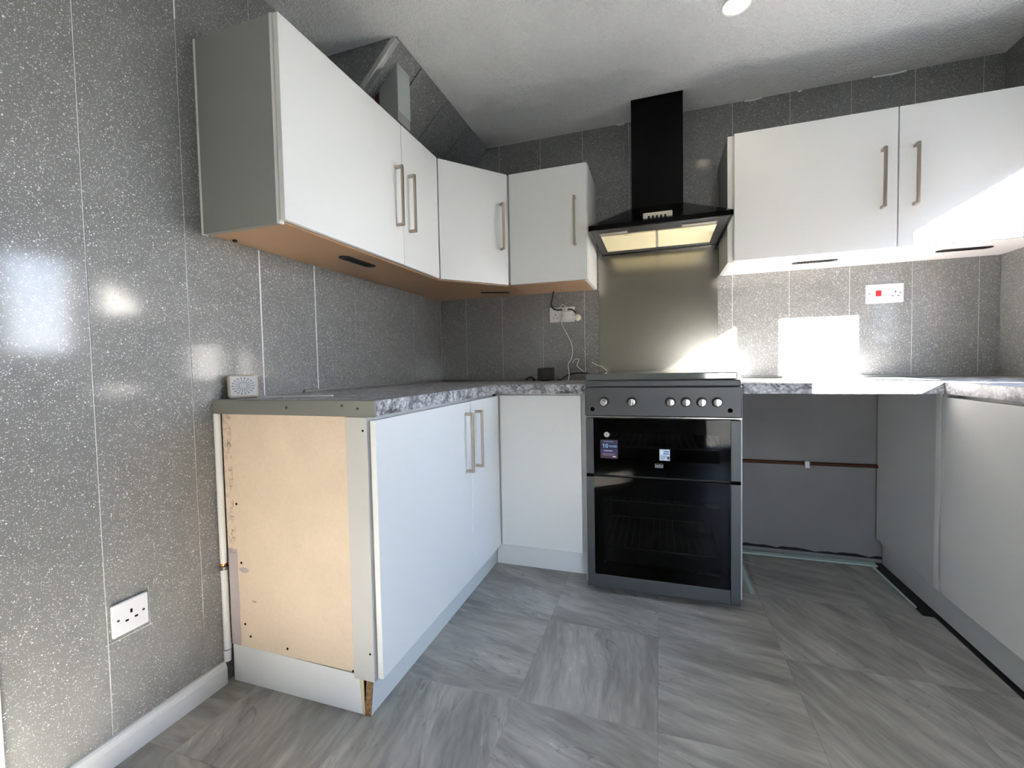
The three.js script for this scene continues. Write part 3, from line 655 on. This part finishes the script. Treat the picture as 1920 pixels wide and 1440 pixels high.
{
  const s = thing('cable', 'thin white wire curling over the back of the worktop towards the cooker', 'cable', [0.95, 0.95, 0.05]);
  part('wire', tube([[0.868, 1.022, 0.018], [0.882, 1.045, 0.014], [0.905, 1.045, 0.012], [0.895, 1.01, 0.02], [0.925, 0.982, 0.04], [0.965, 0.957, 0.05], [1.01, 0.938, 0.055]], 0.0019, 80), M.cableWhite, s);
}
{
  const s = thing('cable', 'short white wire end resting on the closed cooker lid', 'cable', [1.02, 0.98, 0.07]);
  part('wire', tube([[0.985, 1.027, 0.045], [1.01, 1.012, 0.055], [1.045, 0.998, 0.065], [1.075, 0.9755, 0.075]], 0.0024, 40), M.cableWhite, s);
}
{
  const s = thing('cable', 'black flex dropping from the narrow wall cupboard across the double socket', 'cable', [0.79, 1.38, 0.02]);
  part('flex', tube([[0.772, 1.446, 0.06], [0.758, 1.41, 0.04], [0.748, 1.378, 0.03], [0.757, 1.352, 0.03], [0.782, 1.338, 0.035], [0.815, 1.336, 0.045]], 0.0042, 60), M.cableBlack, s);
  part('flex', tube([[0.850, 1.338, 0.050], [0.868, 1.336, 0.052], [0.885, 1.328, 0.052], [0.895, 1.314, 0.050]], 0.004, 40), M.cableBlack, s);
}
{
  const s = thing('cable', 'black flex lying across the worktop behind the cooker corner', 'cable', [0.9, 0.93, 0.1]);
  part('flex', tube([[0.80, 0.9292, 0.12], [0.81, 0.9292, 0.105], [0.818, 0.931, 0.09], [0.83, 0.945, 0.07], [0.875, 0.962, 0.05], [0.93, 0.966, 0.05], [0.985, 0.957, 0.055], [1.02, 0.94, 0.06]], 0.0048, 90), M.cableBlack, s);
  part('flex', tube([[0.60, 0.9295, 0.09], [0.625, 0.945, 0.07], [0.65, 0.932, 0.08], [0.66, 0.9295, 0.14]], 0.0055, 50), M.cableBlack, s);
}
{
  const s = thing('black_box', 'small black device standing on the worktop against the back wall', 'device', [0.725, WT, 0.1]);
  part('body', (() => { const g = bx(-0.05, 0.05, 0.003, 0.074, -0.012, 0.012, 0.006, 3); g.rotateX(-0.12); g.translate(0.725, WT, 0.10); return g; })(), std(0x141312, 0.4), s);
  part('screen', (() => { const g = bx(-0.04, 0.04, 0.013, 0.066, 0.0115, 0.0126, 0.0004); g.rotateX(-0.12); g.translate(0.725, WT, 0.10); return g; })(), std(0x24211f, 0.2), s);
  part('base', bx(0.70, 0.75, WT + 0.0005, WT + 0.006, 0.075, 0.125, 0.002, 2), M.blackMatt, s);
}
{
  const s = thing('cooker_switch', 'white cooker control plate with red switch and socket on the right of the back wall', 'socket', [2.386, 1.326, 0.004]);
  const p = part('faceplate', bx(2.311, 2.461, 1.281, 1.372, 0.0005, 0.012, 0.004, 2), M.plastic, s);
  part('red_switch', bx(2.349, 2.371, 1.314, 1.342, 0.011, 0.016, 0.003, 2), M.red, p, 'red rocker switch');
  for (const x of [2.325, 2.447]) part('screw', cyl(x, 1.328, 0.0122, 0.003, 0.0014, 'z', 12), M.screw, p);
  part('rocker_switch', bx(2.394, 2.406, 1.34, 1.36, 0.011, 0.015, 0.002, 2), M.plastic, p);
  pinHoles(p, 2.428, 1.322, 0.0121);
}
{
  const s = thing('wall_socket', 'white single socket low on the left glitter wall above the skirting', 'socket', [0.004, 0.366, 1.842]);
  const zc = 1.842, p = part('faceplate', bx(0.0005, 0.009, 0.324, 0.411, zc - 0.0435, zc + 0.0435, 0.004, 2), M.plastic, s);
  const hx = (dz, y, w, hh) => part('pin_hole', bx(0.008, 0.0096, y - hh / 2, y + hh / 2, zc + dz - w / 2, zc + dz + w / 2, 0), M.hole, p);
  hx(-0.001, 0.379, 0.005, 0.010); hx(0.010, 0.358, 0.0075, 0.0048); hx(-0.012, 0.359, 0.0075, 0.0048);
  for (const dz of [-0.03, 0.03]) part('screw', cyl(0.0092, 0.367, zc + dz, 0.0032, 0.0014, 'x', 14), M.screw, p);
  part('cut_line', [bx(0.0002, 0.0012, 0.312, 0.42, zc - 0.050, zc - 0.0488, 0), bx(0.0002, 0.0012, 0.312, 0.3135, zc - 0.056, zc + 0.056, 0), bx(0.0002, 0.0012, 0.312, 0.415, zc + 0.0495, zc + 0.0505, 0)], M.edging, s, 'pale scored outline round the socket');
}

// ------------------------------------------------------------------ trivet, pipes, lamp
{
  const s = thing('trivet', 'pale decorated trivet with a starburst pattern leaning on the left worktop end', 'trivet', [0.03, WT, 1.46]);
  const tex = canvasTex(256, 256, (g, w, h) => {
    g.fillStyle = '#d5d2cb'; g.fillRect(0, 0, w, h); g.strokeStyle = '#7b828c'; g.lineWidth = 7; g.translate(128, 128);
    for (let i = 0; i < 18; i++) { g.rotate(Math.PI / 9); g.beginPath(); g.moveTo(34, 0); g.lineTo(92, 0); g.stroke(); g.beginPath(); g.arc(106, 0, 7, 0, 7); g.stroke(); }
    g.fillStyle = '#8d939a'; for (let i = 0; i < 9; i++) { g.rotate(Math.PI / 4.5); g.beginPath(); g.arc(20, 0, 4, 0, 7); g.fill(); }
  });
  const lean = (g) => { g.rotateY(Math.PI / 2 - 0.62); g.rotateZ(0.0); g.translate(0.052, WT + 0.001, 1.512); return g; };
  const slab = new RoundedBoxGeometry(0.088, 0.078, 0.022, 4, 0.0105); slab.translate(0, 0.039, 0); slab.rotateX(-0.2);
  part('slab', lean(slab), std(0xc9bda9, 0.5), s);
  const f = new THREE.BoxGeometry(0.072, 0.064, 0.001); f.translate(0, 0.039, 0.0112); f.rotateX(-0.2);
  part('printed_face', lean(f), std(0xffffff, 0.4, { map: tex }), s, 'starburst printed face');
}
{
  const s = thing('strip_offcut', 'thin white offcut strip lying on the left worktop behind the trivet', 'offcut', [0.15, WT, 1.40]);
  part('strip', (() => { const g = bx(-0.12, 0.12, 0, 0.004, -0.012, 0.012, 0.001); g.rotateY(0.35); g.translate(0.2, WT + 0.0005, 1.44); return g; })(), M.edging, s);
}
{
  const s = thing('pipe', 'white painted vertical pipe between the left wall and the beige end panel', 'pipe', [0.011, 0.1, ZE + 0.002]);
  part('upper_pipe', cyl(0.0112, 0.637, ZE + 0.006, 0.0102, 0.486), M.pipeWhite, s);
  part('lower_pipe', cyl(0.0112, 0.255, ZE + 0.006, 0.0105, 0.235), M.pipeWhite, s);
  part('copper_joint', [cyl(0.0112, 0.386, ZE + 0.006, 0.0095, 0.03)], M.copper, s, 'short bare copper section');
  part('pipe_collar', cyl(0.0125, 0.379, ZE + 0.006, 0.0125, 0.011), M.screw, s, 'dark collar');
  part('filler_lump', [cyl(0.0115, 0.125, ZE + 0.006, 0.0112, 0.028, 'y', 16, 0.0106), cyl(0.0115, 0.09, ZE + 0.008, 0.0105, 0.036, 'y', 16, 0.0112)], M.edging, s);
}
{
  const s = thing('pipe', 'dark copper pipe running along the bare wall in the appliance gap', 'pipe', [2.03, 0.48, 0.01]);
  part('tube', cyl(2.03, 0.4855, 0.010, 0.0085, 0.72, 'x'), M.copperOld, s);
  const b = part('pipe_clip', bx(2.056, 2.078, 0.463, 0.498, -0.004, 0.021, 0.003, 2), M.backing, s, 'pale pipe clip');
}
{
  const c = thing('ceiling_light', 'small round white ceiling light switched on above the cooker', 'light', [1.64, H, 0.70]);
  const x = 1.64, z = 0.70;
  const ring = lathe([[0.036, -0.001], [0.046, -0.001], [0.051, -0.006], [0.051, -0.0002]], 40); ring.translate(x, H, z);
  part('bezel', ring, M.upvc, c);
  const dome = lathe([[0.0001, -0.020], [0.018, -0.018], [0.032, -0.012], [0.040, -0.004], [0.041, -0.001]], 40); dome.translate(x, H, z);
  part('lamp', dome, new THREE.MeshPhysicalMaterial({ color: 0xfff4dc, emissive: new THREE.Color(1, 0.86, 0.62), emissiveIntensity: 2.5, roughness: 0.4 }), c, 'glowing lamp');
  const l = new THREE.SpotLight(new THREE.Color(1, 0.82, 0.58), 0.12, 0, 1.2, 0.6, 2);
  l.name = 'lamp_beam'; l.position.set(0, -0.035, 0); l.target.position.set(0, -1, 0); l.castShadow = true; c.add(l, l.target);
}

scene.traverse((o) => { if (o.isMesh) { o.castShadow = true; o.receiveShadow = true; } });
renderer.render(scene, camera);
